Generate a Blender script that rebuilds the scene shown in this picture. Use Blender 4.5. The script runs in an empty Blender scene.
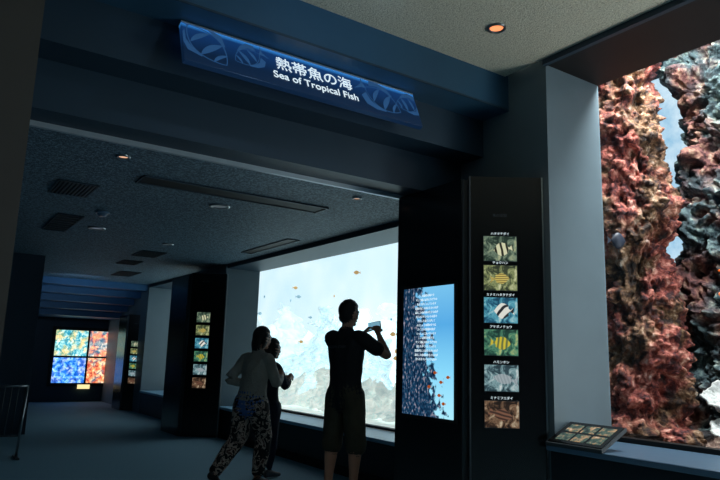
import bpy, bmesh, math, random
from mathutils import Vector, Matrix, noise, kdtree
random.seed(4)
S=bpy.context.scene
COL=S.collection
def srgb(r,g,b):
    f=lambda c:(c/255/12.92) if c/255<=.04045 else ((c/255+.055)/1.055)**2.4
    return (f(r),f(g),f(b),1)
# ---------------------------------------------------------------- materials
def new_mat(name):
    m=bpy.data.materials.new(name); m.use_nodes=True
    nt=m.node_tree; b=nt.nodes['Principled BSDF']
    return m,nt,b
def pmat(name,col,rough=.6,metal=0,spec=.4,emit=None,es=0,var=0,vscale=8,bump=0,bscale=60):
    m,nt,b=new_mat(name); N=nt.nodes;L=nt.links
    b.inputs['Base Color'].default_value=col
    b.inputs['Roughness'].default_value=rough
    b.inputs['Metallic'].default_value=metal
    b.inputs['Specular IOR Level'].default_value=spec
    if emit: b.inputs['Emission Color'].default_value=emit; b.inputs['Emission Strength'].default_value=es
    tc=N.new('ShaderNodeTexCoord')
    if var:
        n=N.new('ShaderNodeTexNoise'); n.inputs['Scale'].default_value=vscale; n.inputs['Detail'].default_value=5
        r=N.new('ShaderNodeValToRGB')
        r.color_ramp.elements[0].position=.3; r.color_ramp.elements[1].position=.7
        r.color_ramp.elements[0].color=tuple(c*(1-var) for c in col[:3])+(1,)
        r.color_ramp.elements[1].color=tuple(min(1,c*(1+var)) for c in col[:3])+(1,)
        L.new(tc.outputs['Object'],n.inputs['Vector']);L.new(n.outputs['Fac'],r.inputs['Fac']);L.new(r.outputs['Color'],b.inputs['Base Color'])
    if bump:
        n=N.new('ShaderNodeTexNoise'); n.inputs['Scale'].default_value=bscale; n.inputs['Detail'].default_value=4
        bp=N.new('ShaderNodeBump'); bp.inputs['Strength'].default_value=bump; bp.inputs['Distance'].default_value=.02
        L.new(tc.outputs['Object'],n.inputs['Vector']);L.new(n.outputs['Fac'],bp.inputs['Height']);L.new(bp.outputs['Normal'],b.inputs['Normal'])
    return m
def setramp(r,stops):
    cr=r.color_ramp
    cr.elements[0].position=stops[0][0]; cr.elements[0].color=stops[0][1]
    cr.elements[1].position=stops[-1][0]; cr.elements[1].color=stops[-1][1]
    for p,c in stops[1:-1]:
        e=cr.elements.new(p); e.color=c
def ramp_mat(name,stops,scale=4,detail=8,rough=.8,emis=0,coord='Object',distort=0,base=1.0,bump=0,bscale=30,vec_scale=None,stops2=None,patch=1.6):
    m,nt,b=new_mat(name);N=nt.nodes;L=nt.links
    tc=N.new('ShaderNodeTexCoord'); src=tc.outputs[coord]
    if vec_scale:
        mp=N.new('ShaderNodeMapping'); mp.inputs['Scale'].default_value=vec_scale; L.new(src,mp.inputs['Vector']); src=mp.outputs['Vector']
    n=N.new('ShaderNodeTexNoise'); n.inputs['Scale'].default_value=scale; n.inputs['Detail'].default_value=detail
    n.inputs['Roughness'].default_value=.66; n.inputs['Distortion'].default_value=distort
    L.new(src,n.inputs['Vector'])
    r=N.new('ShaderNodeValToRGB'); setramp(r,stops)
    L.new(n.outputs['Fac'],r.inputs['Fac']); out=r.outputs['Color']
    if stops2:
        r2=N.new('ShaderNodeValToRGB'); setramp(r2,stops2); L.new(n.outputs['Fac'],r2.inputs['Fac'])
        n3=N.new('ShaderNodeTexNoise'); n3.inputs['Scale'].default_value=patch; n3.inputs['Detail'].default_value=6; L.new(src,n3.inputs['Vector'])
        k=N.new('ShaderNodeValToRGB'); k.color_ramp.elements[0].position=.46;k.color_ramp.elements[1].position=.58; L.new(n3.outputs['Fac'],k.inputs['Fac'])
        mx=N.new('ShaderNodeMixRGB'); L.new(k.outputs['Color'],mx.inputs[0]);L.new(out,mx.inputs[1]);L.new(r2.outputs['Color'],mx.inputs[2]); out=mx.outputs[0]
    b.inputs['Roughness'].default_value=rough
    if base>0: L.new(out,b.inputs['Base Color'])
    else: b.inputs['Base Color'].default_value=(0,0,0,1)
    if emis:
        L.new(out,b.inputs['Emission Color']); b.inputs['Emission Strength'].default_value=emis
    if bump:
        n2=N.new('ShaderNodeTexNoise'); n2.inputs['Scale'].default_value=bscale; n2.inputs['Detail'].default_value=6
        bp=N.new('ShaderNodeBump'); bp.inputs['Strength'].default_value=bump; bp.inputs['Distance'].default_value=.03
        L.new(src,n2.inputs['Vector']);L.new(n2.outputs['Fac'],bp.inputs['Height']);L.new(bp.outputs['Normal'],b.inputs['Normal'])
    return m
M={}
M['floor']=pmat('carpet',srgb(116,156,174),.75,spec=.25,var=.12,vscale=60,bump=.25,bscale=250)
M['ceil_hi']=ramp_mat('acoustic_ceiling',[(.3,srgb(150,150,136)),(.45,srgb(205,204,186)),(.7,srgb(225,224,206))],scale=70,detail=3,rough=.9,bump=.5,bscale=120)
M['ceil_lo']=ramp_mat('speckled_ceiling',[(.35,srgb(44,68,84)),(.5,srgb(72,100,118)),(.62,srgb(120,150,168))],scale=45,detail=3,rough=.6,bump=.5,bscale=90)
M['beam']=pmat('teal_paint',srgb(44,82,108),.45,spec=.4,var=.06,vscale=3)
M['beam2']=pmat('dark_teal_paint',srgb(36,58,74),.5,var=.05,vscale=3)
M['bluestep']=pmat('blue_light_tint',srgb(50,96,136),.5,var=.05)  # blue illumination of the ceiling steps put into their base colour
M['column']=pmat('column_paint',srgb(108,126,136),.5,var=.04,vscale=4)
M['colleft']=pmat('grey_brown_paint',srgb(74,71,68),.6,var=.05,vscale=4)
M['wallL']=pmat('wall_dark',srgb(56,74,90),.6,var=.05,vscale=4)
M['dado']=pmat('dado_dark',srgb(26,36,44),.4,var=.05)
M['ledge']=pmat('ledge_laminate',srgb(90,120,146),.35,var=.04)
M['ledge_lit']=pmat('ledge_laminate_lit',srgb(140,190,220),.35,var=.04)  # brighter copy of the ledge: tank light on the sill painted in
M['black']=pmat('black_gloss',srgb(12,13,15),.22,spec=.5,var=.1)
M['blackm']=pmat('black_matte',srgb(14,15,17),.6,var=.1)
M['chrome']=pmat('brushed_metal',srgb(150,156,160),.3,metal=1,var=.05,vscale=20)
M['darkedge']=pmat('pylon_edge',srgb(60,68,74),.4,var=.05)
M['vent']=pmat('vent_black',srgb(18,22,26),.6,var=.1)
M['trim']=pmat('aluminium_trim',srgb(170,185,195),.35,metal=.3,var=.05)
M['white_e']=pmat('white_letter',srgb(220,235,240),.5,emit=(.8,.93,1,1),es=.75,var=.02)
M['lamp_e']=pmat('lamp_warm',srgb(200,120,80),.5,emit=(1,.30,.12,1),es=1.3,var=.02)
M['lamp_s']=pmat('lamp_warm_small',srgb(200,160,130),.5,emit=(1,.55,.35,1),es=.9,var=.02)
M['lamp_off']=pmat('lamp_dim',srgb(160,170,175),.3,emit=(.7,.8,.85,1),es=.08,var=.02)
M['skin']=pmat('skin',srgb(190,140,115),.55,var=.08,vscale=15)
M['hair']=pmat('hair_black',srgb(18,15,14),.5,var=.3,vscale=60,bump=.4,bscale=120)
M['eye']=pmat('eye_dark',srgb(20,16,14),.2,var=.1)

def mesh_obj(name,verts,faces,mat=None,parent=None,smooth=False,loc=None):
    me=bpy.data.meshes.new(name); me.from_pydata([tuple(v) for v in verts],[],faces); me.update()
    bm=bmesh.new(); bm.from_mesh(me); bmesh.ops.recalc_face_normals(bm,faces=bm.faces); bm.to_mesh(me); bm.free()
    if smooth:
        for p in me.polygons:p.use_smooth=True
    o=bpy.data.objects.new(name,me); COL.objects.link(o)
    if mat: me.materials.append(mat)
    if parent: o.parent=parent
    if loc: o.location=loc
    return o
def box(name,x0,x1,y0,y1,z0,z1,mat,parent=None,bev=0):
    v=[(x,y,z) for x in(x0,x1) for y in(y0,y1) for z in(z0,z1)]
    f=[(0,1,3,2),(4,6,7,5),(0,4,5,1),(2,3,7,6),(0,2,6,4),(1,5,7,3)]
    o=mesh_obj(name,v,f,mat,parent)
    if bev:
        b=o.modifiers.new('bev','BEVEL'); b.width=bev; b.segments=2
    return o
def prism(name,pts,z0,z1,mat,parent=None,bev=0):
    n=len(pts); v=[(x,y,z0) for x,y in pts]+[(x,y,z1) for x,y in pts]
    f=[tuple(range(n))[::-1],tuple(range(n,2*n))]+[(i,(i+1)%n,n+(i+1)%n,n+i) for i in range(n)]
    o=mesh_obj(name,v,f,mat,parent)
    if bev:
        b=o.modifiers.new('bev','BEVEL'); b.width=bev; b.segments=2
    return o
def empty(name,loc=(0,0,0),rot=None):
    o=bpy.data.objects.new(name,None); o.location=loc; COL.objects.link(o); o.empty_display_size=.1
    if rot: o.rotation_euler=rot
    return o
def cyl(name,c,r,h,mat,parent=None,seg=24,r2=None):
    r2=r if r2 is None else r2
    v=[(c[0]+r*math.cos(2*math.pi*i/seg),c[1]+r*math.sin(2*math.pi*i/seg),c[2]) for i in range(seg)]
    v+=[(c[0]+r2*math.cos(2*math.pi*i/seg),c[1]+r2*math.sin(2*math.pi*i/seg),c[2]+h) for i in range(seg)]
    f=[tuple(range(seg))[::-1],tuple(range(seg,2*seg))]+[(i,(i+1)%seg,seg+(i+1)%seg,seg+i) for i in range(seg)]
    return mesh_obj(name,v,f,mat,parent)
def text(name,body,size,mat,parent,mw,align='CENTER',bold=0):
    c=bpy.data.curves.new(name,'FONT'); c.body=body; c.size=size; c.align_x=align; c.align_y='CENTER'; c.extrude=.001; c.offset=bold
    c.materials.append(mat)
    o=bpy.data.objects.new(name,c); COL.objects.link(o); o.parent=parent; o.matrix_local=mw
    return o

# ---------------------------------------------------------------- shell
box('floor',-4.2,4.62,-4.2,17.25,-.1,0,M['floor'])
box('ceiling',-4.2,3.86,-4.2,3.6,3.63,3.75,M['ceil_hi'])
box('ceiling.001',-4.2,3.99,4.46,14,2.66,2.78,M['ceil_lo'])
box('wall_left',-4.3,-4.2,-4.2,17.25,0,3.75,M['wallL'])
box('wall_back',-4.3,4.62,-4.3,-4.2,0,3.75,M['wallL'])
box('wall_end',-4.2,4.62,17.25,17.4,0,3.0,M['beam2'])
box('beam_front',-4.2,3.9,3.6,3.9,3.33,3.75,M['beam'])
box('beam_middle',-4.2,3.9,3.9,4.18,3.0,3.75,M['beam2'])
box('beam_rear',-4.2,3.9,4.18,4.45,2.68,3.75,M['beam2'])
box('trim_1',-4.2,3.9,4.43,4.46,2.645,2.68,M['trim'])
box('trim_2',-4.2,3.88,3.592,3.6,3.33,3.345,M['beam2'])
box('column_left',-4.2,.33,3.4,3.6,0,3.63,M['colleft'])
box('column_left.001',-4.2,.31,3.6,4.6,0,3.3,M['wallL'])
box('column_side',.92,1.5,10.9,11.4,0,2.66,M['wallL'])
box('column_right',3.9,4.57,3.2,4.5,0,3.75,M['column'])
box('column_right.001',3.98,4.57,9.72,10.9,0,2.7,M['column'])
box('column_right.002',4.0,4.57,13.95,17.25,0,2.7,M['column'])
box('wall_right',3.85,4.57,-4.2,3.2,0,.64,M['dado'])
box('sill_1',3.8,4.5,-4.2,3.2,.64,.68,M['ledge'],bev=.006)
box('trim_3',4.48,4.57,-4.2,3.2,.68,.715,M['blackm'])
box('header_near',3.90,4.57,-4.2,3.2,3.60,3.75,M['blackm'])
box('trim_4',3.86,3.9,-4.2,3.2,3.585,3.75,M['beam2'])
for i,(a,b) in enumerate([(4.5,9.72),(10.9,13.95)]):
    box('wall_right.%03d'%(i+1),4.0,4.57,a,b,0,.41,M['dado'])
    box('sill_%d'%(i+2),3.97,4.5,a,b,.41,.45,M['ledge_lit'],bev=.006)
    box('trim_%d'%(5+i),4.5,4.57,a,b,.45,.48,M['blackm'])
    box('window_header'+('' if i==0 else '.001'),4.0,4.57,a,b,2.60,2.72,M['beam2'])
box('baseboard_right',3.96,4.0,4.5,9.7,0,.08,M['blackm'])
mg,nt,b=new_mat('acrylic'); N=nt.nodes;L=nt.links
tr=N.new('ShaderNodeBsdfTransparent'); tr.inputs['Color'].default_value=(.96,.99,1,1)
gl=N.new('ShaderNodeBsdfGlossy'); gl.inputs['Roughness'].default_value=.02
fr=N.new('ShaderNodeLayerWeight'); fr.inputs['Blend'].default_value=.5
pw=N.new('ShaderNodeMath');pw.operation='POWER';pw.inputs[1].default_value=5;L.new(fr.outputs['Facing'],pw.inputs[0])
ml=N.new('ShaderNodeMath');ml.operation='MULTIPLY_ADD';ml.inputs[1].default_value=.6;ml.inputs[2].default_value=.02;L.new(pw.outputs[0],ml.inputs[0])
mx=N.new('ShaderNodeMixShader'); L.new(ml.outputs[0],mx.inputs[0]);L.new(tr.outputs[0],mx.inputs[1]);L.new(gl.outputs[0],mx.inputs[2])
L.new(mx.outputs[0],N['Material Output'].inputs['Surface'])
for i,(a,b_,z0,z1) in enumerate([(-4.2,3.2,.69,3.60),(4.5,9.72,.46,2.60),(10.9,13.95,.46,2.60)]):
    mesh_obj('window_%d'%(i+1),[(4.555,a,z0),(4.555,b_,z0),(4.555,b_,z1),(4.555,a,z1)],[(0,1,2,3)],mg)
z=2.66
for i in range(5):
    box('ceiling_step'+('' if i==0 else '.%03d'%i),-4.2,3.99,14+i*.5,17.25,z-.13,z,M['bluestep']); z-=.13

# ---------------------------------------------------------------- ceiling fittings
def slot(name,x0,x1,y0,y1,blades=0,alongx=True):
    e=empty(name,((x0+x1)/2,(y0+y1)/2,2.66))
    w,h=(x1-x0)/2,(y1-y0)/2; t=.012
    box('frame_a',-w,w,-h,-h+t,-.012,0,M['beam2'],e);box('frame_b',-w,w,h-t,h,-.012,0,M['beam2'],e)
    box('frame_c',-w,-w+t,-h,h,-.012,0,M['beam2'],e);box('frame_d',w-t,w,-h,h,-.012,0,M['beam2'],e)
    box('back',-w,w,-h,h,-.004,0,M['blackm'],e)
    for i in range(blades):
        if alongx:
            y=-h+(i+1)*2*h/(blades+1); box('blade',-w,w,y-.005,y+.005,-.014,-.002,M['darkedge'],e)
        else:
            x=-w+(i+1)*2*w/(blades+1); box('blade',x-.005,x+.005,-h,h,-.014,-.002,M['darkedge'],e)
slot('ceiling_slot_diffuser',1.37,3.13,5.2,5.46,0)
slot('ceiling_slot_diffuser.001',3.62,3.78,6.95,8.35,0,False)
slot('air_vent',.83,1.16,5.8,6.33,9,False)
slot('air_vent.001',1.08,1.34,7.3,8.4,7)
slot('air_vent.002',2.9,3.25,11.9,12.7,5)
slot('air_vent.003',2.5,2.85,9.2,9.8,5)
slot('air_vent.004',2.55,2.85,10.4,10.9,5)
def downlight(name,x,y,z,lens,r=.06):
    e=empty(name,(x,y,z))
    seg=28;v=[];f=[]
    prof=[(r*1.25,0),(r*1.25,-.012),(r,-.014),(r*.9,-.004),(r*.6,-.001)]
    for (rr,zz) in prof:
        for i in range(seg):v.append((rr*math.cos(2*math.pi*i/seg),rr*math.sin(2*math.pi*i/seg),zz))
    for k in range(len(prof)-1):
        for i in range(seg):f.append((k*seg+i,k*seg+(i+1)%seg,(k+1)*seg+(i+1)%seg,(k+1)*seg+i))
    mesh_obj('rim',v,f,M['chrome'],e,True)
    cyl('lens',(0,0,-.004),r*.88,.003,lens,e)
downlight('ceiling_downlight',3.20,3.06,3.63,M['lamp_e'],.055)
downlight('ceiling_downlight.001',1.1,4.78,2.66,M['lamp_s'],.04)
downlight('ceiling_downlight.002',3.12,4.70,2.66,M['lamp_s'],.035)
downlight('ceiling_downlight.003',2.28,5.84,2.66,M['lamp_off'],.08)
downlight('ceiling_downlight.004',1.6,7.91,2.66,M['lamp_off'],.08)
downlight('ceiling_downlight.005',2.61,8.43,2.66,M['lamp_off'])
e=empty('smoke_detector',(1.44,6.93,2.66)); cyl('base',(0,0,-.02),.07,.02,M['ledge'],e); cyl('dome',(0,0,-.05),.03,.03,M['ledge'],e,r2=.055)

# ---------------------------------------------------------------- sign
sg=empty('hanging_sign',(2.08,3.745,3.15)); 
tilt=math.atan2(.13,.30)
sg.rotation_euler=(-tilt,0,0)
W,H=.94,.165
m,nt,b=new_mat('sign_face');N=nt.nodes;L=nt.links
tc=N.new('ShaderNodeTexCoord');sp=N.new('ShaderNodeSeparateXYZ');L.new(tc.outputs['Generated'],sp.inputs[0])
r=N.new('ShaderNodeValToRGB');r.color_ramp.elements[0].color=srgb(14,36,64);r.color_ramp.elements[1].color=srgb(60,150,235);r.color_ramp.elements[0].position=.3  # ramp brightens at the top: painted blue highlight along the sign's upper edge
e_=r.color_ramp.elements.new(.88);e_.color=srgb(22,60,112)
L.new(sp.outputs[2],r.inputs[0]);L.new(r.outputs[0],b.inputs['Base Color']);L.new(r.outputs[0],b.inputs['Emission Color']);b.inputs['Emission Strength'].default_value=.6;b.inputs['Roughness'].default_value=.3
box('panel',-W,W,-.02,.02,-H,H,m,sg,bev=.004)
box('top_rail',-W,W,-.024,.03,H,H+.012,M['trim'],sg)
for sx in(-.6,.6): box('bracket',sx-.02,sx+.02,.0,.12,H-.05,H+.01,M['darkedge'],sg)
def RX(x,y,z): return Matrix.Translation((x,y,z))@Matrix.Rotation(math.pi/2,4,'X')
text('title_jp','熱帯魚の海',.125,M['white_e'],sg,RX(.02,-.024,.045),bold=.0005)
text('title_en','Sea of Tropical Fish',.087,M['white_e'],sg,RX(.02,-.024,-.065),bold=.0005)
m_f=pmat('sign_fish',srgb(44,86,130),.5,emit=srgb(44,84,130),es=.55,var=.1)
def poly(name,outer,inner):
    cl=lambda p:(max(-W+.004,min(W-.004,p[0])),max(-H+.004,min(H-.004,p[1])))
    n=len(outer);v=[(cl(p)[0],-.0225,cl(p)[1]) for p in outer]+[(cl(p)[0],-.0225,cl(p)[1]) for p in inner]
    mesh_obj(name,v,[(i,i+1,n+i+1,n+i) for i in range(n-1)],m_f,sg)
def xf(pts,cx,cz,ang,s,flip):
    o=[]
    for x,z in pts:
        x*=s*flip; z*=s; o.append((cx+x*math.cos(ang)-z*math.sin(ang),cz+x*math.sin(ang)+z*math.cos(ang)))
    return o
def butterfly(cx,cz,ang,s,flip):
    """butterfly-fish line drawing: body outline, curved bands, dorsal/anal fins, tail, eye"""
    n=24
    hh=lambda x:.62*math.sin(math.pi*(min(1,max(-1,x))+1)/2)**.8
    xs=[-1+2*i/n for i in range(n+1)]
    for sg_ in(1,-1):
        up=[(x,sg_*hh(x)) for x in xs]; ui=[(x*.96,z*.92) for x,z in up]
        poly('fish_outline',xf(up,cx,cz,ang,s,flip),xf(ui,cx,cz,ang,s,flip))
        a=[(-.35,sg_*.60),(.1,sg_*.86),(.6,sg_*.92),(.98,sg_*.62)];b2=[(-.30,sg_*.56),(.1,sg_*.62),(.5,sg_*.56),(.86,sg_*.26)]
        poly('fish_fin',xf(a,cx,cz,ang,s,flip),xf(b2,cx,cz,ang,s,flip))
        c=[(.93,sg_*.03),(1.15,sg_*.16),(1.4,sg_*.5)];b2=[(.93,0),(1.12,.0),(1.24,.0)]
        poly('fish_tail',xf(c,cx,cz,ang,s,flip),xf(b2,cx,cz,ang,s,flip))
    for x0,w in((-.62,.07),(-.18,.13),(.42,.10)):
        a=[];b2=[]
        for i in range(n+1):
            t=-1+2*i/n; h2=.90*hh(x0)
            a.append((x0-w*(1-t*t)-.08*t*t,t*h2)); b2.append((x0+w*(1-t*t)-.05*t*t,t*h2))
        poly('fish_band',xf(a,cx,cz,ang,s,flip),xf(b2,cx,cz,ang,s,flip))
butterfly(-.78,.02,-.85,.185,-1)
butterfly(-.50,.02,.6,.115,1)
butterfly(.60,.0,-.5,.17,-1)
butterfly(.84,.03,.3,.12,1)

# ---------------------------------------------------------------- fish
def fish_geo(L_=.1,h=.5,t=.18):
    prof=[(-.5,.02),(-.42,.12),(-.25,.34),(-.05,.46),(.15,.44),(.32,.28),(.42,.12),(.5,.07)]
    v=[];f=[];s=10
    for x,rr in prof:
        for i in range(s):
            a=2*math.pi*i/s; v.append((-x*L_,t*L_*rr*2*math.cos(a),h*L_*rr*1.6*math.sin(a)))
    for k in range(len(prof)-1):
        for i in range(s): f.append((k*s+i,k*s+(i+1)%s,(k+1)*s+(i+1)%s,(k+1)*s+i))
    f.append(tuple(range(s))); f.append(tuple(range((len(prof)-1)*s,len(prof)*s)))
    def fin(p):
        n=len(v); v.extend((x*L_,0.002*L_,z*L_) for x,z in p); f.append(tuple(range(n,n+len(p))))
    fin([(-.48,.03),(-.78,.25),(-.70,0),(-.78,-.25),(-.48,-.03)])
    hh=h*.4
    fin([(.2,hh*.7),(-.05,hh*1.7),(-.4,hh*1.3),(-.38,hh*.3)])
    fin([(.05,-hh*.8),(-.15,-hh*1.6),(-.4,-hh*1.1),(-.38,-hh*.3)])
    return v,f
def fish(name,loc,L_,ang,mat,h=.5,parent=None,tiltz=0):
    v,f=fish_geo(L_,h); o=mesh_obj(name,v,f,mat,parent,True); o.location=loc; o.rotation_euler=(0,tiltz,ang); return o
def school(name,items,mat):
    V=[];F=[]
    for (loc,L_,ang) in items:
        v,f=fish_geo(L_,.5); n=len(V); R=Matrix.Rotation(ang,3,'Z')
        V+= [R@Vector(p)+Vector(loc) for p in v]; F+=[tuple(i+n for i in q) for q in f]
    return mesh_obj(name,V,F,mat,None,True)

# ---------------------------------------------------------------- info pylons
pic_cols=[((40,60,50),(110,130,110),(190,195,150)),((60,70,50),(140,150,100),(225,225,180)),((30,90,120),(90,170,190),(200,225,220)),
          ((30,70,60),(80,140,110),(200,205,130)),((50,75,85),(130,165,170),(225,230,228)),((40,28,22),(120,92,70),(215,200,170))]
names=['ハタタテダイ','チョウハン','ミナミハタタテダイ','アケボノチョウ','ハモンホシ','ミナミフエダイ']
def pic_mat(i,e=.85,dark=.35):
    c=pic_cols[i%6]
    return ramp_mat('fish_picture_%d'%i,[(.3,srgb(*[int(x*dark) for x in c[0]])),(.45,srgb(*c[0])),(.55,srgb(*c[1])),(.72,srgb(*c[2]))],scale=13,detail=8,emis=e,base=0,distort=1.2)
PM=[pic_mat(i) for i in range(6)]
def fish_pic_mat(i,c,c2,lo,hi,sc,axis):
    m,nt,b=new_mat('pic_fish_%d'%i);N=nt.nodes;L=nt.links
    tc=N.new('ShaderNodeTexCoord');wv=N.new('ShaderNodeTexWave');wv.inputs['Scale'].default_value=sc;wv.inputs['Distortion'].default_value=1.5;wv.bands_direction=axis
    r=N.new('ShaderNodeValToRGB');r.color_ramp.elements[0].position=lo;r.color_ramp.elements[0].color=srgb(*c2);r.color_ramp.elements[1].position=hi;r.color_ramp.elements[1].color=srgb(*c)
    L.new(tc.outputs['Object'],wv.inputs['Vector']);L.new(wv.outputs['Fac'],r.inputs[0]);L.new(r.outputs[0],b.inputs['Emission Color']);b.inputs['Emission Strength'].default_value=.8;b.inputs['Base Color'].default_value=(0,0,0,1)
    return m
fishm=[fish_pic_mat(i,*a) for i,a in enumerate([((225,225,185),(40,40,30),.25,.4,7,'X'),((225,205,110),(130,110,60),.1,.9,20,'Z'),((240,240,230),(40,44,50),.25,.4,8,'DIAGONAL'),((225,205,60),(90,110,70),.0,1.0,10,'X'),((200,212,216),(90,110,120),.0,1.0,30,'X'),((130,90,70),(60,42,36),.1,.9,12,'Z')])]
PH=[.62,.5,.7,.55,.34,.4]; PL=[.12,.115,.12,.125,.15,.145]
m,nt,b=new_mat('info_screen');N=nt.nodes;L=nt.links
tc=N.new('ShaderNodeTexCoord');sp=N.new('ShaderNodeSeparateXYZ');L.new(tc.outputs['Generated'],sp.inputs[0])
bg=N.new('ShaderNodeValToRGB');cr=bg.color_ramp;cr.elements[0].color=srgb(160,220,238);cr.elements[1].color=srgb(110,180,220);e_=cr.elements.new(.35);e_.color=srgb(125,200,232);e_=cr.elements.new(.7);e_.color=srgb(80,158,212)
L.new(sp.outputs[2],bg.inputs[0])
n=N.new('ShaderNodeTexNoise');n.inputs['Scale'].default_value=9;n.inputs['Detail'].default_value=8;mp=N.new('ShaderNodeMapping');mp.inputs['Scale'].default_value=(1,1,2);L.new(tc.outputs['Generated'],mp.inputs[0]);L.new(mp.outputs[0],n.inputs['Vector'])
ma=N.new('ShaderNodeMath');ma.operation='MULTIPLY_ADD';ma.inputs[1].default_value=1.0;ma.inputs[2].default_value=-.62;L.new(n.outputs[0],ma.inputs[0])
ad=N.new('ShaderNodeMath');ad.operation='MULTIPLY_ADD';ad.inputs[1].default_value=.85;L.new(sp.outputs[1],ad.inputs[0]);L.new(ma.outputs[0],ad.inputs[2])
zz=N.new('ShaderNodeMath');zz.operation='MULTIPLY_ADD';zz.inputs[1].default_value=-.35;L.new(sp.outputs[2],zz.inputs[0]);L.new(ad.outputs[0],zz.inputs[2])
mk=N.new('ShaderNodeValToRGB');mk.color_ramp.elements[0].position=.06;mk.color_ramp.elements[1].position=.14;L.new(zz.outputs[0],mk.inputs[0])
rc=N.new('ShaderNodeValToRGB');cr=rc.color_ramp;cr.elements[0].position=.4;cr.elements[0].color=srgb(8,26,50);cr.elements[1].position=.7;cr.elements[1].color=srgb(150,140,150);e_=cr.elements.new(.56);e_.color=srgb(26,66,96)
n3=N.new('ShaderNodeTexNoise');n3.inputs['Scale'].default_value=30;L.new(tc.outputs['Generated'],n3.inputs['Vector']);L.new(n3.outputs[0],rc.inputs[0])
mixc=N.new('ShaderNodeMixRGB');L.new(mk.outputs[0],mixc.inputs[0]);L.new(bg.outputs[0],mixc.inputs[1]);L.new(rc.outputs[0],mixc.inputs[2])
L.new(mixc.outputs[0],b.inputs['Emission Color']);b.inputs['Emission Strength'].default_value=1.2;b.inputs['Base Color'].default_value=(0,0,0,1);b.inputs['Roughness'].default_value=.15
M['screen']=m
ofish=pmat('orange_fish',srgb(240,110,40),.5,emit=srgb(240,110,40),es=.4,var=.1)
def pylon(name,off,Ht=2.66,screen=True,bright=True):
    e=empty(name,off)
    prism('body',[(.10,.85),(.10,.04),(.16,-.0),(.49,-.23),(.49,.85)],0,Ht-.02,M['blackm'],e)
    box('screen_slab',.0,.10,.06,.87,0,Ht,M['black'],e,bev=.004)
    box('slab_edge',.004,.10,.045,.062,0,Ht-.01,M['darkedge'],e)
    p0=Vector((.03,-.0)); p1=Vector((.485,-.325)); d=(p1-p0).normalized(); nrm=Vector((d.y,-d.x))
    if nrm.y>0: nrm=-nrm
    q0=p0-nrm*.06;q1=p1-nrm*.06
    prism('picture_slab',[tuple(p0),tuple(p1),tuple(q1),tuple(q0)],0,Ht+.01,M['black'],e)
    for pt in (p0,p1):
        a=pt-d*.006;b_=pt+d*.006
        prism('edge_strip',[tuple(a+nrm*.004),tuple(b_+nrm*.004),tuple(b_-nrm*.06),tuple(a-nrm*.06)],0,Ht+.012,M['chrome'] if pt is p1 else M['darkedge'],e)
    ang=math.atan2(d.y,d.x)
    L_=(p1-p0).length
    cx=.41*L_
    zs=[2.10,1.875,1.63,1.39,1.13,.87] if bright else [1.80,1.60,1.40,1.20,1.0,.80]
    sc=1 if bright else .82
    for i,zc in enumerate(zs):
        base=p0+d*cx+nrm*.004
        fr=Matrix.Translation((base.x,base.y,zc))@Matrix.Rotation(ang,4,'Z')@Matrix.Diagonal((sc,1,sc,1))
        o=box('picture_%d'%(i+1),-.125,.125,-.006,.0,-.095,.095,PM[i],e); o.matrix_local=fr
        o=box('picture_frame_%d'%(i+1),-.129,.129,-.003,.002,-.099,.099,M['darkedge'],e); o.matrix_local=fr
        o=fish('picture_fish_%d'%(i+1),(0,0,0),PL[i],0,fishm[i],PH[i],e); o.matrix_local=fr@Matrix.Translation((0.01,-.0065,-.005))@Matrix.Rotation(.08*(i-2),4,'Y')@Matrix.Diagonal((1 if i%2 else -1,.04,1,1))
        if bright: text('label_%d'%(i+1),names[i],.024,M['white_e'],e,fr@Matrix.Translation((0,-.004,.115))@Matrix.Rotation(math.pi/2,4,'X'))
    text('heading',"魚の名前",.028,M['darkedge'],e,Matrix.Translation((p0.x+d.x*cx+nrm.x*.004,p0.y+d.y*cx+nrm.y*.004,2.36))@Matrix.Rotation(ang,4,'Z')@Matrix.Rotation(math.pi/2,4,'X'))
    if screen:
        box('screen_bezel',-.006,.0,.10,.80,.78,1.86,M['blackm'],e)
        box('screen',-.010,-.005,.14,.76,.81,1.83,M['screen'],e)
        lines=['ここは熱帯の海です','サンゴ礁には色とりどりの','魚たちがくらしています','黒潮がはこぶあたたかい水が','流れこみ南の海の生きものが','見られますいろいろな形や','色をした魚をさがして','みましょう水槽の中では','たくさんの種類の魚が','いっしょに泳いでいます']
        for k,t in enumerate((lines*2)[:16]):
            mw=Matrix.Translation((-.0125,.46,1.76-.034*k))@Matrix.Rotation(-math.pi/2,4,'Z')@Matrix.Rotation(math.pi/2,4,'X')
            text('screen_text_%d'%(k+1),t,.022,M['white_e'],e,mw)
        for k,(yy,z_) in enumerate([(.35,1.15),(.28,1.08),(.42,1.04),(.30,.98),(.2,1.12),(.25,.92)]):
            o=fish('screen_fish_%d'%(k+1),(0,0,0),.04,0,ofish,.45,e); o.matrix_local=Matrix.Translation((-.0125,yy,z_))@Matrix.Rotation(math.pi/2,4,'Z')@Matrix.Diagonal((1,.04,1,1))
    return e
pylon('information_pylon',(3.40,3.58,0))
pylon('information_pylon.001',(3.46,9.90,0),2.48,screen=False,bright=False)
p3=pylon('information_pylon.002',(3.78,14.6,0),2.6,screen=False,bright=False); p3.scale=(.8,.8,.78)

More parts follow.
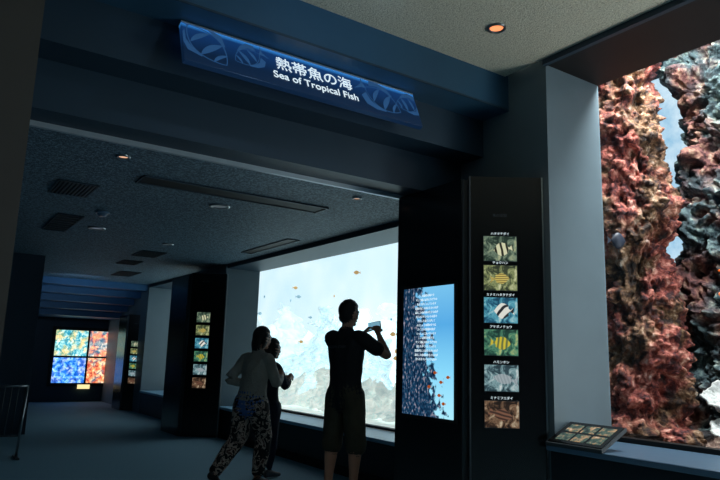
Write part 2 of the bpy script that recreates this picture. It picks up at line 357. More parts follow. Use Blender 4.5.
# ---------------------------------------------------------------- info stand at sill
e=empty('fish_guide_lectern',(3.925,2.96,.0))
def slanted(name,x0,x1,y0,y1,za,zb,t,mat,dz=0):
    v=[(x0,y0,za+dz),(x1,y0,zb+dz),(x1,y1,zb+dz),(x0,y1,za+dz),(x0,y0,za+dz-t),(x1,y0,zb+dz-t),(x1,y1,zb+dz-t),(x0,y1,za+dz-t)]
    return mesh_obj(name,v,[(0,1,2,3),(4,5,6,7),(0,1,5,4),(1,2,6,5),(2,3,7,6),(3,0,4,7)],mat,e)
slanted('board',-.14,.14,-.23,.23,.70,.83,.025,M['darkedge'])
slanted('board_face',-.13,.13,-.22,.22,.705,.825,.01,M['black'],.006)
pm=ramp_mat('guide_panel',[(.35,srgb(20,40,44)),(.5,srgb(70,100,90)),(.62,srgb(190,150,110)),(.75,srgb(240,235,220))],scale=20,emis=.9,base=0,detail=4)
for i in range(3):
    for j in range(2):
        y0=-.19+i*.13; x0=-.10+j*.11
        f=lambda x:.7675+x*(.13/.28)
        slanted('guide_card',x0,x0+.085,y0,y0+.11,f(x0)+.002,f(x0+.085)+.002,.004,pm,.004)
box('support',-.02,.1,-.1,.1,.68,.76,M['darkedge'],e)

# ---------------------------------------------------------------- end video wall
e=empty('video_wall',(3.56,17.2,1.07))
sets=[[(.28,(6,60,90)),(.45,(40,140,165)),(.55,(150,205,200)),(.7,(245,240,225))],[(.28,(20,50,80)),(.45,(70,110,130)),(.56,(170,170,165)),(.7,(250,240,225))],
      [(.28,(4,30,110)),(.45,(20,100,200)),(.58,(110,180,235)),(.72,(230,245,250))],[(.28,(60,20,34)),(.45,(190,80,60)),(.58,(240,170,110)),(.72,(252,236,205))]]
sets2=[[(.28,(30,60,60)),(.45,(120,160,130)),(.58,(225,190,130)),(.72,(250,235,200))],[(.28,(80,24,40)),(.45,(180,90,90)),(.58,(230,160,110)),(.72,(250,225,205))],
      [(.28,(10,40,90)),(.45,(50,90,180)),(.58,(150,180,230)),(.72,(240,235,250))],[(.28,(30,50,70)),(.45,(110,110,120)),(.58,(220,200,160)),(.72,(250,245,235))]]
box('cabinet',-.84,.84,-.0,.05,-.70,.72,M['blackm'],e)
k=0
for j,(z0,z1) in enumerate([(.025,.64),(-.62,-.02)]):
    for i,(x0,x1) in enumerate([(-.76,-.025),(.025,.76)]):
        mt=ramp_mat('reef_video_%d'%k,[(p,srgb(*c)) for p,c in sets[k]],scale=11,detail=12,emis=1.8,base=0,distort=.5,stops2=[(p,srgb(*c)) for p,c in sets2[k]],patch=5)
        box('screen_%d'%(k+1),x0,x1,-.012,0,z0,z1,mt,e);k+=1
box('caption_plate',-.16,.12,-.03,-.0,-.76,-.66,pmat('caption',srgb(250,220,150),emit=srgb(250,225,160),es=1.2,var=.05),e)

# ---------------------------------------------------------------- leaning barrier frame at left
e=empty('stanchion_barrier',(.95,8.62,0))
def bar(name,a,b,r,mat):
    a=Vector(a);b=Vector(b);d=(b-a).normalized();sx=d.orthogonal().normalized();sy=d.cross(sx);v=[]
    for q in (a,b):
        for i in range(12): v.append(q+sx*r*math.cos(i*math.pi/6)+sy*r*math.sin(i*math.pi/6))
    mesh_obj(name,v,[tuple(range(12))[::-1],tuple(range(12,24))]+[(i,(i+1)%12,12+(i+1)%12,12+i) for i in range(12)],mat,e,True)
bar('post_a',(.17,0,0.02),(.21,0,.82),.014,M['chrome']); bar('post_b',(-.21,0,0.02),(-.17,0,.82),.014,M['chrome'])
bar('top_rail',(-.17,0,.81),(.21,0,.81),.014,M['chrome']); bar('mid_rail',(-.19,0,.25),(.18,0,.25),.009,M['darkedge'])
for sx in(-.21,.17):
    box('foot',sx-.02,sx+.02,-.16,.16,0,.02,M['darkedge'],e)
for i in range(5): bar('baluster',(-.12+.07*i,0,.25),(-.09+.07*i,0,.81),.005,M['darkedge'])

# ---------------------------------------------------------------- far tank (hazy bright reef)
def fbm(p,o=5): return noise.fractal(p,1.0,2.0,o,noise_basis='PERLIN_ORIGINAL')
def reef_wall(name,x0,ys,zs,n1,n2,amp,mat,slope=0,prof=None,seed=0,top=None,fine=.16,cellw=.5,cs=4.5):
    v=[];f=[]
    for i in range(n1+1):
        for j in range(n2+1):
            y=ys[0]+(ys[1]-ys[0])*i/n1; zt=top(y) if top else zs[1]; z_=zs[0]+(zt-zs[0])*j/n2
            p=Vector((seed,y,z_))
            x=x0+slope*(z_-zs[0])
            if prof: x+=prof(y,z_)
            x-=amp*fbm(p*1.1)+amp*.45*fbm(p*3.3)+amp*fine*fbm(p*11,3)
            cell=noise.voronoi(p*cs)[0][0]
            x+=amp*cellw*(cell-.3)
            if fine>.2: x+=amp*.25*(noise.voronoi(p*13)[0][0]-.3)
            v.append((x,y+amp*.35*fbm(p*2.7+Vector((9,0,0))),z_+amp*.3*fbm(p*2.9+Vector((0,7,0)))))
    for i in range(n1):
        for j in range(n2): a=i*(n2+1)+j; f.append((a,a+1,a+n2+2,a+n2+1))
    return mesh_obj(name,v,f,mat,None,True)
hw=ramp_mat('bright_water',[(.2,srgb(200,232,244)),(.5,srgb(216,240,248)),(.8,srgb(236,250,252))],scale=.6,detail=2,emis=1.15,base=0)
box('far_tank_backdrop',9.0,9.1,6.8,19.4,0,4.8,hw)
def hazy(name,c0,c1,c2,e,sc=3.2): return ramp_mat(name,[(.32,srgb(*c0)),(.5,srgb(*c1)),(.68,srgb(*c2))],scale=sc,detail=12,emis=e,base=1,rough=1,distort=.3)  # water haze painted in: pale colours and glow instead of a volume
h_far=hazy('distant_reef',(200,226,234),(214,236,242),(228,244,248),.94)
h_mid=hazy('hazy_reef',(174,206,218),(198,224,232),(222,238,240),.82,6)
h_near=hazy('hazy_near_reef',(170,188,188),(208,220,214),(240,240,230),.66,6)
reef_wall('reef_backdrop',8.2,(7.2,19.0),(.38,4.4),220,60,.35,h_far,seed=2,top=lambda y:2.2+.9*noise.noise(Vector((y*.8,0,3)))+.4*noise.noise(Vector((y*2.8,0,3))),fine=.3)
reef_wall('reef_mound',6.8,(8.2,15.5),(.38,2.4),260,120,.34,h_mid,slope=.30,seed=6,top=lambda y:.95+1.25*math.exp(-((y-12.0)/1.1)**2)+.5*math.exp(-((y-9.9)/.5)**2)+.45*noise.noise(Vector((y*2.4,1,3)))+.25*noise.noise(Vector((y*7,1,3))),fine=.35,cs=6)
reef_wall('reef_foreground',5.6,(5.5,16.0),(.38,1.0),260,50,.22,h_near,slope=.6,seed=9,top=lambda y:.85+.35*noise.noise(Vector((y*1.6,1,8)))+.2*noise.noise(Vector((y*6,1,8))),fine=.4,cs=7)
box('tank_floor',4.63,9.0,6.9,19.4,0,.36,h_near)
prism('partition_wall',[(4.63,4.12),(9.0,6.62),(9.0,6.75),(4.63,4.26)],0,4.8,M['wallL'])
box('end_partition_wall',4.63,9.1,19.45,19.55,0,4.8,M['wallL'])
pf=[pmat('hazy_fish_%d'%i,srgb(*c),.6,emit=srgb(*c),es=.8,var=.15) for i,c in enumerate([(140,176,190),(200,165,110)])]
items=[((5.3+random.random()*1.0,6.8+random.random()*5.5,1.2+random.random()*1.5),.05+random.random()*.04,random.random()*6.28) for _ in range(12)]
school('fish_school',items,pf[0])
school('fish_school.001',[((5.1+random.random()*.5,6.5+random.random()*4,1.0+random.random()*1.5),.05+.04*random.random(),random.random()*6.28) for _ in range(8)],pf[1])
# ---------------------------------------------------------------- near tank
red=ramp_mat('encrusted_rock',[(.34,srgb(16,8,12)),(.44,srgb(78,30,34)),(.50,srgb(136,62,52)),(.55,srgb(172,98,84)),(.62,srgb(214,156,140)),(.72,srgb(246,230,220))],scale=9,detail=14,rough=.8,distort=.4,bump=1,bscale=36,
   stops2=[(.34,srgb(14,14,14)),(.44,srgb(58,40,32)),(.50,srgb(104,74,50)),(.56,srgb(138,106,78)),(.63,srgb(184,160,138)),(.74,srgb(236,230,220))],patch=2.6)
grey=ramp_mat('grey_rock',[(.34,srgb(8,14,18)),(.44,srgb(32,48,54)),(.51,srgb(60,80,86)),(.58,srgb(92,112,110)),(.72,srgb(180,194,190))],scale=8,detail=14,rough=.85,distort=.6,bump=1,bscale=34,
   stops2=[(.34,srgb(12,8,12)),(.44,srgb(64,34,38)),(.52,srgb(108,66,62)),(.60,srgb(140,108,90)),(.74,srgb(206,194,182))],patch=2.0)
def rock_column(name,cx,cy,z0,z1,R,mat,seed,n1=190,n2=400,lean=lambda z:(0,0)):
    v=[];f=[]
    for j in range(n2+1):
        z_=z0+(z1-z0)*j/n2
        for i in range(n1):
            a=2*math.pi*i/n1
            p=Vector((math.cos(a)*.45+seed,math.sin(a)*.45,z_))
            r_=R*(1+.35*math.exp(-(z_-z0)/.35))+.14*fbm(p*1.7)+.09*fbm(p*4.6)+.04*fbm(p*14,4)
            c=noise.voronoi(p*6)[0][0]; r_-=.10*(c-.25)
            c=noise.voronoi(p*15)[0][0]; r_-=.07*(c-.2)
            lx,ly=lean(z_)
            v.append((cx+lx+r_*math.cos(a)*1.1,cy+ly+r_*math.sin(a),z_))
    for j in range(n2):
        for i in range(n1): f.append((j*n1+i,j*n1+(i+1)%n1,(j+1)*n1+(i+1)%n1,(j+1)*n1+i))
    return mesh_obj(name,v,f,mat,None,True)
rock_column('coral_rock_pillar',5.38,3.45,.70,4.65,.34,red,3.1,lean=lambda z:(0,.04*math.sin(z*1.8)))
reef_wall('reef_cliff',5.95,(.2,3.46),(.74,4.7),300,360,.26,grey,slope=.03,prof=lambda y,z_:-.3*max(0,1-(z_-.5)/.9)+.4*max(0,(y-3.3)/.3)*(1 if z_>2 else .3),seed=21,fine=.45,cs=6)
water=ramp_mat('lit_water',[(.3,srgb(130,186,220)),(.7,srgb(228,244,252))],scale=2.5,emis=1.05,base=0)
box('tank_backdrop',7.3,7.4,-4.2,5.6,0,4.8,water)
box('tank_floor.001',4.63,7.3,-4.2,4.1,0,.44,M['wallL'])
gv=ramp_mat('gravel',[(.3,srgb(40,30,30)),(.5,srgb(130,104,92)),(.7,srgb(210,190,170))],scale=22,detail=8,bump=.8,bscale=60)
v=[];f=[];n1,n2=80,240
for i in range(n1+1):
    for j in range(n2+1):
        x=4.64+2.3*i/n1; y=-4.1+8.15*j/n2; p=Vector((x,y,5)); v.append((x,y,.56+.12*i/n1+.08*fbm(p*2)+.05*fbm(p*7)))
for i in range(n1):
    for j in range(n2): a=i*(n2+1)+j; f.append((a,a+1,a+n2+2,a+n2+1))
b0=len(v); ring=[(4.64,-4.1),(6.94,-4.1),(6.94,4.05),(4.64,4.05)]
v+=[(x,y,.445) for x,y in ring]; f.append((b0,b0+1,b0+2,b0+3))
mesh_obj('gravel_bed',v,f,gv,None,True)
wc=pmat('pale_coral',srgb(196,200,198),.8,var=.3,vscale=30,bump=.6,bscale=60)
def plate_coral(name,loc,R,seed,tilt_=(0,0,0),mat=wc):
    v=[];f=[];nr,na=18,72
    for k in range(nr+1):
        t=k/nr
        for i in range(na):
            a=2*math.pi*i/na; rr=R*t*(1+.28*noise.noise(Vector((math.cos(a)*1.5+seed,math.sin(a)*1.5,0)))+.10*noise.noise(Vector((math.cos(a)*5+seed,math.sin(a)*5,0))))
            v.append((rr*math.cos(a),rr*math.sin(a),.28*R*t*t+.2*R*t*noise.noise(Vector((rr*math.cos(a)*14,rr*math.sin(a)*14,seed)))))
    for k in range(nr):
        for i in range(na): f.append((k*na+i,k*na+(i+1)%na,(k+1)*na+(i+1)%na,(k+1)*na+i))
    b0=len(v)
    for k,(rr,zz_) in enumerate([(.16,.02),(.12,-.2),(.14,-.45),(.25,-.62)]):
        for i in range(16): a=2*math.pi*i/16; v.append((R*rr*math.cos(a),R*rr*math.sin(a),zz_*R))
    for k in range(3):
        for i in range(16): f.append((b0+k*16+i,b0+k*16+(i+1)%16,b0+(k+1)*16+(i+1)%16,b0+(k+1)*16+i))
    o=mesh_obj(name,v,f,mat,None,True); o.location=loc; o.rotation_euler=tilt_
    s=o.modifiers.new('s','SOLIDIFY'); s.thickness=.015
    return o
plate_coral('plate_coral',(5.15,2.62,1.0),.15,1,(.5,-.7,0))
plate_coral('plate_coral.001',(5.05,2.52,.78),.15,4,(.2,-.5,0))
def boulder(name,loc,r,mat,seed):
    bm=bmesh.new(); bmesh.ops.create_icosphere(bm,subdivisions=5,radius=1)
    for vv in bm.verts:
        p=vv.co.copy(); k=1+.35*noise.noise(p*1.3+Vector((seed,0,0)))+.18*fbm(p*3+Vector((seed,0,0)))
        vv.co=Vector((p.x*r*k,p.y*r*1.3*k,p.z*r*.75*k))
    me=bpy.data.meshes.new(name);bm.to_mesh(me);bm.free();me.materials.append(mat)
    for pl in me.polygons:pl.use_smooth=True
    o=bpy.data.objects.new(name,me);COL.objects.link(o);o.location=loc
boulder('reef_boulder',(4.9,2.82,.70),.12,red,2)
boulder('reef_boulder.001',(5.4,2.5,.82),.18,grey,5)
boulder('reef_boulder.002',(5.30,2.2,.8),.2,red,9)
bf=pmat('dark_fish',srgb(36,44,60),.5,var=.3)
fish('damselfish',(4.75,3.19,2.27),.14,math.radians(-20),bf,.7)
school('anthias_school',[((4.85+random.random()*.3,1.9+random.random()*.8,.9+random.random()*2.2),.03+.015*random.random(),random.random()*6.28) for _ in range(6)],ofish)

# ---------------------------------------------------------------- people
def cat(pts,n=5):
    out=[];P=[pts[0]]+list(pts)+[pts[-1]]
    for i in range(1,len(P)-2):
        for k in range(n):
            t=k/n
            out.append(tuple(.5*((2*b)+(-a+c)*t+(2*a-5*b+4*c-d)*t*t+(-a+3*b-3*c+d)*t**3) for a,b,c,d in zip(P[i-1],P[i],P[i+1],P[i+2])))
    out.append(tuple(pts[-1])); return out
class Body:
    def __init__(s): s.V=[];s.F=[];s.T=[]
    def loft(s,pts,label,side=(1,0,0),seg=20,n=5):
        pts=cat(pts,n); 
        def fix(p): return (p[0],p[1],p[2],max(.002,p[3]),max(.002,p[4]))
        pts=[fix(p) for p in pts]
        d0=(Vector(pts[0][:3])-Vector(pts[1][:3])).normalized();d1=(Vector(pts[-1][:3])-Vector(pts[-2][:3])).normalized()
        def cap(p,d):
            o=[];r=min(p[3],p[4])
            for q in (.35,.65,.88): 
                c=Vector(p[:3])+d*r*q*.9; k=math.sqrt(1-q*q); o.append((c.x,c.y,c.z,p[3]*k,p[4]*k))
            return o
        full=cap(pts[0],d0)[::-1]+pts+cap(pts[-1],d1)
        st=len(s.V);m_=len(full)
        for i,p in enumerate(full):
            a=Vector(full[max(0,i-1)][:3]);b=Vector(full[min(m_-1,i+1)][:3]);d=(b-a).normalized()
            sx=Vector(side);sx=(sx-d*sx.dot(d))
            if sx.length<1e-3: sx=Vector((0,1,0))-d*d.y
            sx.normalize();sy=d.cross(sx)
            for k in range(seg):
                an=2*math.pi*k/seg; q=Vector(p[:3])+sx*p[3]*math.cos(an)+sy*p[4]*math.sin(an)
                s.V.append(q);s.T.append(label)
        for i in range(m_-1):
            for k in range(seg): s.F.append((st+i*seg+k,st+i*seg+(k+1)%seg,st+(i+1)*seg+(k+1)%seg,st+(i+1)*seg+k))
        s.F.append(tuple(st+k for k in range(seg))[::-1]); s.F.append(tuple(st+(m_-1)*seg+k for k in range(seg)))
    def ell(s,c,r,label,rot=None,seg=20,shape=None):
        st=len(s.V);rings=12
        R=rot or Matrix.Identity(3)
        for j in range(1,rings):
            th=math.pi*j/rings
            for k in range(seg):
                a=2*math.pi*k/seg;u=Vector((math.sin(th)*math.cos(a),math.sin(th)*math.sin(a),math.cos(th)))
                q=Vector((u.x*r[0],u.y*r[1],u.z*r[2]))
                if shape:q=shape(u,q)
                s.V.append(Vector(c)+R@q);s.T.append(label)
        for j in range(rings-2):
            for k in range(seg): s.F.append((st+j*seg+k,st+(j+1)*seg+k,st+(j+1)*seg+(k+1)%seg,st+j*seg+(k+1)%seg))
        s.F.append(tuple(st+k for k in range(seg)));s.F.append(tuple(st+(rings-2)*seg+k for k in range(seg))[::-1])
    def hand(s,w,d,nrm,scale=1,curl=(.5,.6,.4),thumb=1,spread=.12):
        w=Vector(w);d=Vector(d).normalized();nrm=Vector(nrm);nrm=(nrm-d*nrm.dot(d)).normalized();sd=d.cross(nrm)*thumb
        k=scale
        pts=[(*(w-d*.01*k),.026*k,.021*k),(*(w+d*.03*k),.034*k,.018*k),(*(w+d*.065*k),.041*k,.016*k),(*(w+d*.09*k),.040*k,.013*k)]
        s.loft(pts,'skin',side=tuple(sd),seg=14,n=3)
        for i,(off,ln) in enumerate([(.030,.072),(.010,.080),(-.010,.075),(-.029,.060)]):
            p=w+d*(.088-.004*abs(i-1))*k+sd*off*k; dd=(d+sd*off*spread*3).normalized()
            ch=[(*(p-dd*.02*k),.0095*k,.0095*k)]
            ang=0
            for c,fr,rr in zip(curl,(.45,.31,.24),(.0092,.0085,.0072)):
                ang+=c+.04*i; q=dd*math.cos(ang)+nrm*math.sin(ang); p2=p+q*ln*fr*k
                ch.append((*p,rr*k,rr*k)); p=p2
            ch.append((*p,.0065*k,.0065*k))
            s.loft(ch,'skin',side=tuple(sd),seg=8,n=3)
        p=w+d*.03*k+sd*.024*k
        q1=p+(d*.6+sd*.7+nrm*.35).normalized()*.035*k; q2=q1+(d*.85+sd*.25+nrm*.5).normalized()*.03*k; q3=q2+(d*.9+nrm*.5-sd*.1).normalized()*.024*k
        s.loft([(*p,.016*k,.014*k),(*q1,.012*k,.012*k),(*q2,.0105*k,.0105*k),(*q3,.008*k,.008*k)],'skin',side=tuple(sd),seg=8,n=3)
    def head(s,c,yaw=0,pitch=0,k=1,hair='short'):
        R=(Matrix.Rotation(yaw,3,'Z')@Matrix.Rotation(pitch,3,'X')); c=Vector(c)
        at=lambda x,y,z:tuple(c+R@Vector((x,y,z))*k)
        def jaw(u,q):
            if u.z<0: q.x*=1+.28*u.z; q.y*=1+ (.12*u.z if u.y>0 else .30*u.z)
            return q
        s.ell(c,(.076*k,.096*k,.115*k),'skin',R,26,jaw)
        s.ell(at(0,.060,-.085),(.028*k,.028*k,.022*k),'skin',R,12)
        s.loft([(*at(0,.090,.015),.008*k,.008*k),(*at(0,.106,-.018),.011*k,.010*k),(*at(0,.100,-.030),.015*k,.010*k)],'skin',side=tuple(R@Vector((1,0,0))),seg=10,n=3)
        s.ell(at(0,.088,-.055),(.024*k,.012*k,.010*k),'lip',R,12)
        for sx in(-1,1):
            s.ell(at(sx*.076,-.004,-.008),(.009*k,.020*k,.033*k),'skin',R,12)
            s.ell(at(sx*.030,.083,.010),(.012*k,.011*k,.009*k),'eye',R,10)
            s.ell(at(sx*.031,.086,.032),(.019*k,.008*k,.006*k),'hair',R,10)
        if hair=='short':
            def hs(u,q):
                if u.y>0 and u.z<.35: q*= .86+ .1*max(0,u.z)
                q*=1+.06*noise.noise(u*5)+.03*noise.noise(u*13)
                return q
            s.ell(at(0,-.012,.026),(.088*k,.106*k,.114*k),'hair',R,36,hs)
            s.ell(at(0,-.055,-.035),(.066*k,.048*k,.060*k),'hair',R,20)
        else:
            def hs(u,q):
                if u.y>0 and u.z<.45: q*=.84
                return q
            s.ell(at(0,-.014,.022),(.090*k,.108*k,.118*k),'hair',R,30,hs)
            s.loft([(*at(0,-.06,.0),.078*k,.05*k),(*at(0,-.075,-.07),.070*k,.042*k),(*at(0,-.07,-.13),.055*k,.032*k)],'hair',side=tuple(R@Vector((1,0,0))),seg=16,n=3)
            for sx in(-1,1): s.loft([(*at(sx*.076,.0,.04),.016*k,.035*k),(*at(sx*.082,-.012,-.04),.013*k,.036*k),(*at(sx*.070,-.02,-.10),.010*k,.028*k)],'hair',seg=12,n=3)
    def build(s,name,mats,loc,face,voxel=.006,cloth=('shirt','pants')):
        me=bpy.data.meshes.new('tmp');me.from_pydata([tuple(v) for v in s.V],[],s.F);me.update()
        bm=bmesh.new();bm.from_mesh(me);bmesh.ops.recalc_face_normals(bm,faces=bm.faces);bm.to_mesh(me);bm.free()
        o=bpy.data.objects.new('tmp',me);COL.objects.link(o)
        r=o.modifiers.new('r','REMESH');r.mode='VOXEL';r.voxel_size=voxel;r.use_smooth_shade=True
        sm=o.modifiers.new('s','SMOOTH');sm.factor=.5;sm.iterations=2
        dg=bpy.context.evaluated_depsgraph_get();dg.update();ev=o.evaluated_get(dg)
        nm=bpy.data.meshes.new_from_object(ev);bpy.data.objects.remove(o)
        kd=kdtree.KDTree(len(s.V))
        for i,v in enumerate(s.V):kd.insert(v,i)
        kd.balance()
        labels=list(mats.keys()); nm.materials.clear()
        for l in labels:nm.materials.append(mats[l])
        nrm=[v.normal.copy() for v in nm.vertices]
        for v,nn in zip(nm.vertices,nrm):
            _,i,_=kd.find(v.co)
            if s.T[i] in cloth:
                p=v.co; v.co=p+nn*(.009*noise.noise(Vector((p.x*9,p.y*9,p.z*5)))+.006*noise.noise(Vector((p.x*22,p.y*22,p.z*12))))
        for p in nm.polygons:
            _,i,_=kd.find(p.center); l=s.T[i]; p.material_index=labels.index(l) if l in labels else labels.index('skin'); p.use_smooth=True
        ob=bpy.data.objects.new(name,nm);COL.objects.link(ob)
        ob.location=loc; ob.rotation_euler=(0,0,math.atan2(face[1],face[0])-math.pi/2)
        return ob
lip=pmat('lips',srgb(150,90,80),.5,var=.1)
B=Body()
B.loft([(0,0,.86,.175,.122),(0,0,.95,.172,.124),(0,.0,1.06,.162,.118),(0,.0,1.2,.178,.122),(0,-.01,1.34,.195,.120),(0,-.015,1.42,.165,.095),(0,-.01,1.475,.085,.07)],'shirt',seg=30)
B.loft([(0,-.012,1.44,.06,.06),(0,.0,1.50,.054,.056),(0,.012,1.58,.052,.056)],'skin',seg=18)
B.head((0,.028,1.645),yaw=-.15,pitch=-.08)
for sx,el,wr in ((1,(.31,.20,1.275),(.10,.355,1.485)),(-1,(-.235,.22,1.265),(-.10,.375,1.475))):
    sh=Vector((sx*.175,-.01,1.425));el=Vector(el);wr=Vector(wr);mid=sh.lerp(el,.62)
    B.loft([(sx*.10,-.01,1.43,.06,.06),(*sh,.068,.066),(*sh.lerp(el,.35),.066,.066),(*mid,.066,.068)],'shirt',side=(0,0,1),seg=18)
    B.loft([(*sh.lerp(el,.5),.045,.046),(*el,.038,.041),(*el.lerp(wr,.3),.040,.042),(*wr,.025,.021)],'skin',side=(0,0,1),seg=16)
    B.hand(wr,Vector((-sx*.45,.35,.6)),Vector((-sx*.6,.5,-.2)),.98,curl=(.5,.7,.5),thumb=-sx)
for sx,fx,fy in ((1,.11,.03),(-1,-.12,-.04)):
    hp=Vector((sx*.09,0,.90));kn=Vector((fx*1.02,fy*.5+.01,.50));an=Vector((fx,fy-.02,.10))
    B.loft([(sx*.05,0,.96,.10,.11),(*hp,.105,.122),(*hp.lerp(kn,.5),.098,.108),(*kn.lerp(hp,.05),.092,.096),(*kn.lerp(an,.08),.090,.094)],'pants',seg=20)
    B.loft([(*kn.lerp(hp,.2),.058,.062),(*kn,.054,.058),(*kn.lerp(an,.3),.053,.062),(*kn.lerp(an,.65),.040,.045),(*an,.034,.038),(an.x,an.y,.06,.036,.042)],'skin',seg=18)
    B.loft([(an.x,an.y-.05,.045,.036,.040),(an.x,an.y,.05,.042,.048),(an.x,an.y+.09,.038,.046,.034),(an.x,an.y+.16,.030,.040,.026)],'shoe',side=(1,0,0),seg=16)
fm=(.944,.326)
man=B.build('man_photographing',{'skin':M['skin'],'hair':M['hair'],'eye':M['eye'],'lip':lip,'shirt':pmat('tshirt_black',srgb(20,24,30),.8,var=.2,bump=.3,bscale=80),'pants':pmat('shorts_olive',srgb(66,62,48),.85,var=.2,bump=.3,bscale=90),'shoe':pmat('shoe_dark',srgb(30,28,28),.6,var=.2)},(3.28,5.04,0),fm)
ph=box('smartphone',-.075,.075,-.005,.005,-.038,.038,M['black'],man,bev=.004); ph.location=(0.0,.435,1.56); ph.rotation_euler=(0,-.15,0)
o=box('phone_screen',-.068,.068,-.0065,-.005,-.033,.033,pmat('phone_display',srgb(120,180,210),emit=srgb(140,200,225),es=.6,var=.3,vscale=20),man); o.location=(0,.435,1.56); o.rotation_euler=(0,-.15,0)
t=text('shirt_print','AQUA STAFF',.035,pmat('shirt_print',srgb(80,84,88),.8,var=.1),man,Matrix.Translation((0,-.140,1.34))@Matrix.Rotation(math.pi/2,4,'X'))
B=Body();k=.865
def K(*p): return tuple(q*k for q in p)
def L5(l): return [K(*p) for p in l]
B.loft(L5([(0,-.02,.92,.185,.14),(0,-.01,1.0,.182,.138),(0,.01,1.12,.172,.128),(.0,.035,1.27,.178,.128),(.0,.055,1.38,.175,.110),(0,.065,1.45,.10,.08)]),'shirt',seg=30)
B.loft(L5([(0,-.02,.86,.180,.145),(0,-.02,.93,.188,.150)]),'sash',seg=30)
B.loft(L5([(0,.07,1.42,.055,.055),(0,.085,1.49,.048,.05),(0,.10,1.57,.048,.05)]),'skin',seg=16)
B.head(K(0,.125,1.635),yaw=-.3,pitch=-.12,k=.93,hair='bob')
for sx,el,wr in ((1,(.24,.12,1.13),(.15,.34,1.20)),(-1,(-.27,-.10,1.16),(-.14,.10,1.08))):
    sh=Vector(K(sx*.165,.05,1.39));el=Vector(K(*el));wr=Vector(K(*wr))
    B.loft([(sx*.08,.045,1.22,.055,.055),(*sh,.062,.062),(*sh.lerp(el,.5),.056,.058),(*el,.050,.052),(*el.lerp(wr,.5),.043,.045),(*el.lerp(wr,.88),.036,.038)],'shirt',side=(0,0,1),seg=18)
    B.loft([(*el.lerp(wr,.7),.028,.028),(*wr,.022,.019)],'skin',side=(0,0,1),seg=14)
    B.hand(wr,(wr-el).normalized()+Vector((-sx*.3,.1,.1)),Vector((-sx*.8,.2,.3)),.88,curl=(.35,.5,.4),thumb=-sx)
for sx,kn,an in ((1,(.11,.10,.52),(.10,.04,.10)),(-1,(-.13,-.06,.50),(-.20,-.36,.14))):
    hp=Vector(K(sx*.09,-.02,.90));kn=Vector(K(*kn));an=Vector(K(*an))
    B.loft([(*K(sx*.05,-.02,.93),.10,.11),(*hp,.105,.122),(*hp.lerp(kn,.5),.096,.108),(*kn,.082,.088),(*kn.lerp(an,.5),.074,.078),(*kn.lerp(an,.88),.060,.064)],'pants',seg=20)
    B.loft([(*kn.lerp(an,.7),.032,.034),(*an,.030,.033)],'skin',seg=14)
    if sx>0: B.loft([(an.x,an.y-.045,.038,.032,.034),(an.x,an.y,.045,.037,.04),(an.x,an.y+.08,.034,.040,.028),(an.x,an.y+.14,.026,.034,.022)],'shoe',seg=16)
    else: B.loft([(an.x,an.y-.03,an.z-.005,.032,.034),(an.x,an.y+.02,an.z-.035,.037,.038),(an.x,an.y+.08,.040,.040,.028),(an.x,an.y+.13,.024,.036,.020)],'shoe',seg=16)
m,nt,b=new_mat('patterned_cloth');N=nt.nodes;L=nt.links
tc=N.new('ShaderNodeTexCoord');n=N.new('ShaderNodeTexNoise');n.inputs['Scale'].default_value=13;n.inputs['Detail'].default_value=3;n.inputs['Distortion'].default_value=1.5
r=N.new('ShaderNodeValToRGB');r.color_ramp.interpolation='CONSTANT';r.color_ramp.elements[0].color=srgb(22,18,20);r.color_ramp.elements[1].position=.51;r.color_ramp.elements[1].color=srgb(176,160,148)
e_=r.color_ramp.elements.new(.60);e_.color=srgb(80,56,52)
L.new(tc.outputs['Object'],n.inputs['Vector']);L.new(n.outputs[0],r.inputs[0]);L.new(r.outputs[0],b.inputs['Base Color']);b.inputs['Roughness'].default_value=.85
fw=(.5*.826+.85*.56,-.5*.563+.85*.83)
woman=B.build('woman_walking',{'skin':M['skin'],'hair':M['hair'],'eye':M['eye'],'lip':lip,'shirt':pmat('sweater_grey',srgb(160,154,144),.9,var=.12,bump=.5,bscale=90),'sash':pmat('blue_hem',srgb(70,105,170),.8,var=.1),'pants':m,'shoe':pmat('shoe_black',srgb(22,22,24),.6,var=.2)},(2.84,6.05,0),fw,cloth=('shirt','pants','sash'))
B=Body();k=.80
B.loft(L5([(0,0,.80,.180,.135),(0,0,.95,.165,.125),(0,.0,1.08,.148,.112),(0,.0,1.2,.158,.115),(0,-.01,1.36,.165,.105),(0,-.01,1.45,.10,.075)]),'shirt',seg=30)
B.loft(L5([(0,-.012,1.44,.052,.052),(0,.0,1.50,.048,.05),(0,.012,1.58,.048,.05)]),'skin',seg=16)
B.head(K(0,.03,1.64),yaw=-.1,pitch=-.05,k=.92,hair='bob')
for sx,el,wr in ((1,(.22,.10,1.16),(.10,.28,1.26)),(-1,(-.22,.10,1.16),(-.08,.28,1.24))):
    sh=Vector(K(sx*.155,-.01,1.40));el=Vector(K(*el));wr=Vector(K(*wr))
    B.loft([(sx*.07,-.01,1.12,.048,.048),(*sh,.054,.054),(*sh.lerp(el,.6),.048,.05),(*el,.042,.044),(*el.lerp(wr,.6),.036,.036)],'shirt',side=(0,0,1),seg=18)
    B.loft([(*el.lerp(wr,.5),.026,.027),(*wr,.020,.018)],'skin',side=(0,0,1),seg=14)
    B.hand(wr,(wr-el).normalized(),Vector((-sx*.8,.3,0)),.82,curl=(.4,.5,.4),thumb=-sx)
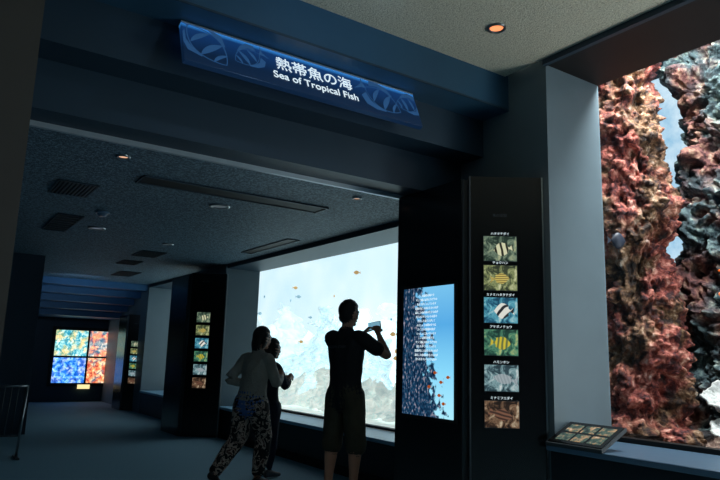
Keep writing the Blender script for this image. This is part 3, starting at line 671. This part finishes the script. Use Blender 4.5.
for sx in(1,-1):
    hp=Vector(K(sx*.085,0,.88));kn=Vector(K(sx*.09,.02,.50));an=Vector(K(sx*.095,0,.10))
    B.loft([(*K(sx*.05,0,.90),.09,.10),(*hp,.09,.105),(*hp.lerp(kn,.5),.076,.086),(*kn,.056,.062),(*kn.lerp(an,.35),.052,.058),(*kn.lerp(an,.9),.036,.040)],'pants',seg=18)
    B.loft([(an.x,an.y-.045,.036,.030,.032),(an.x,an.y,.045,.034,.038),(an.x,an.y+.07,.032,.037,.027),(an.x,an.y+.125,.025,.032,.021)],'shoe',seg=16)
girl=B.build('girl_watching',{'skin':M['skin'],'hair':M['hair'],'eye':M['eye'],'lip':lip,'shirt':pmat('jacket_navy',srgb(30,38,54),.85,var=.2,bump=.4,bscale=80),'pants':pmat('trousers_navy',srgb(28,36,56),.85,var=.2,bump=.3,bscale=80),'shoe':pmat('sneaker_grey',srgb(90,90,95),.6,var=.2)},(3.18,6.38,0),(.98,.2))

# ---------------------------------------------------------------- lights
def area(name,loc,target,sx,sy,power,col,spread=None):
    l=bpy.data.lights.new(name,'AREA');l.shape='RECTANGLE';l.size=sx;l.size_y=sy;l.energy=power;l.color=col
    if spread:l.spread=spread
    o=bpy.data.objects.new(name,l);COL.objects.link(o);o.location=loc
    o.rotation_euler=(Vector(target)-Vector(loc)).to_track_quat('-Z','Y').to_euler();return o
def spot(name,loc,target,power,col,ang=60,blend=.6,r=.04):
    l=bpy.data.lights.new(name,'SPOT');l.energy=power;l.color=col;l.spot_size=math.radians(ang);l.spot_blend=blend;l.shadow_soft_size=r
    o=bpy.data.objects.new(name,l);COL.objects.link(o);o.location=loc
    o.rotation_euler=(Vector(target)-Vector(loc)).to_track_quat('-Z','Y').to_euler();return o
area('tank_lamp_1',(5.0,2.9,4.65),(5.4,3.2,1.5),.5,1.2,190,(1,.97,.92))
area('tank_lamp_2',(4.95,1.6,4.65),(5.6,2.3,1.2),.5,1.4,110,(.9,.97,1))
area('tank_lamp_3',(6.3,10,4.5),(6.8,10,0),1.5,9,150,(.90,.97,1))
area('tank_lamp_4',(5.2,-1.5,4.6),(4.6,-1.5,1.0),1.0,4,120,(.95,.98,1))
area('ceiling_fill',(5.6,0.3,1.1),(2.6,1.8,3.63),1.2,1.5,75,(.98,1,.93))  # added fill, out of view: imitates bright water lighting the ceiling
area('blue_room_fill',(5.4,-2.4,2.0),(1.5,3.6,2.4),1.5,1.5,26,(.6,.85,1))  # added blue fill inside the tank, aimed out to lift the room
spot('room_fill',(1.0,-1.5,3.6),(1.0,-1.5,0),70,(1,.9,.78),130)  # unseen fill behind the camera, added for ambient light
spot('room_lamp_2',(3.16,3.05,3.6),(3.16,3.05,0),8,(1,.75,.55),90)
spot('room_lamp_4',(1.1,4.78,2.62),(1.1,4.78,0),5,(1,.75,.55),100)
spot('blue_accent_lamp',(2.5,12.8,2.2),(2.5,16,2.3),14,(.45,.7,1),120)
spot('blue_beam_fill',(2.0,2.6,3.5),(2.0,3.8,3.2),5,(.4,.65,1),110)  # added blue fill without a fitting, brightens the dark beams
w=bpy.data.worlds.new('World');S.world=w;w.use_nodes=True
w.node_tree.nodes['Background'].inputs[0].default_value=(.05,.08,.11,1);w.node_tree.nodes['Background'].inputs[1].default_value=.3
# ---------------------------------------------------------------- camera
c=bpy.data.cameras.new('camera');c.sensor_width=36;c.lens=646/720*36;c.clip_start=.05
co=bpy.data.objects.new('camera',c);COL.objects.link(co)
rt=Vector((.826,-.563,.028)).normalized();bk=-Vector((.5496,.816,.179)).normalized()
up=bk.cross(rt).normalized();rt=up.cross(bk).normalized()
R=Matrix((rt,up,bk)).transposed().to_4x4();R.translation=(0,0,1.25);co.matrix_world=R
S.camera=co
S.view_settings.view_transform='Standard';S.view_settings.look='None'
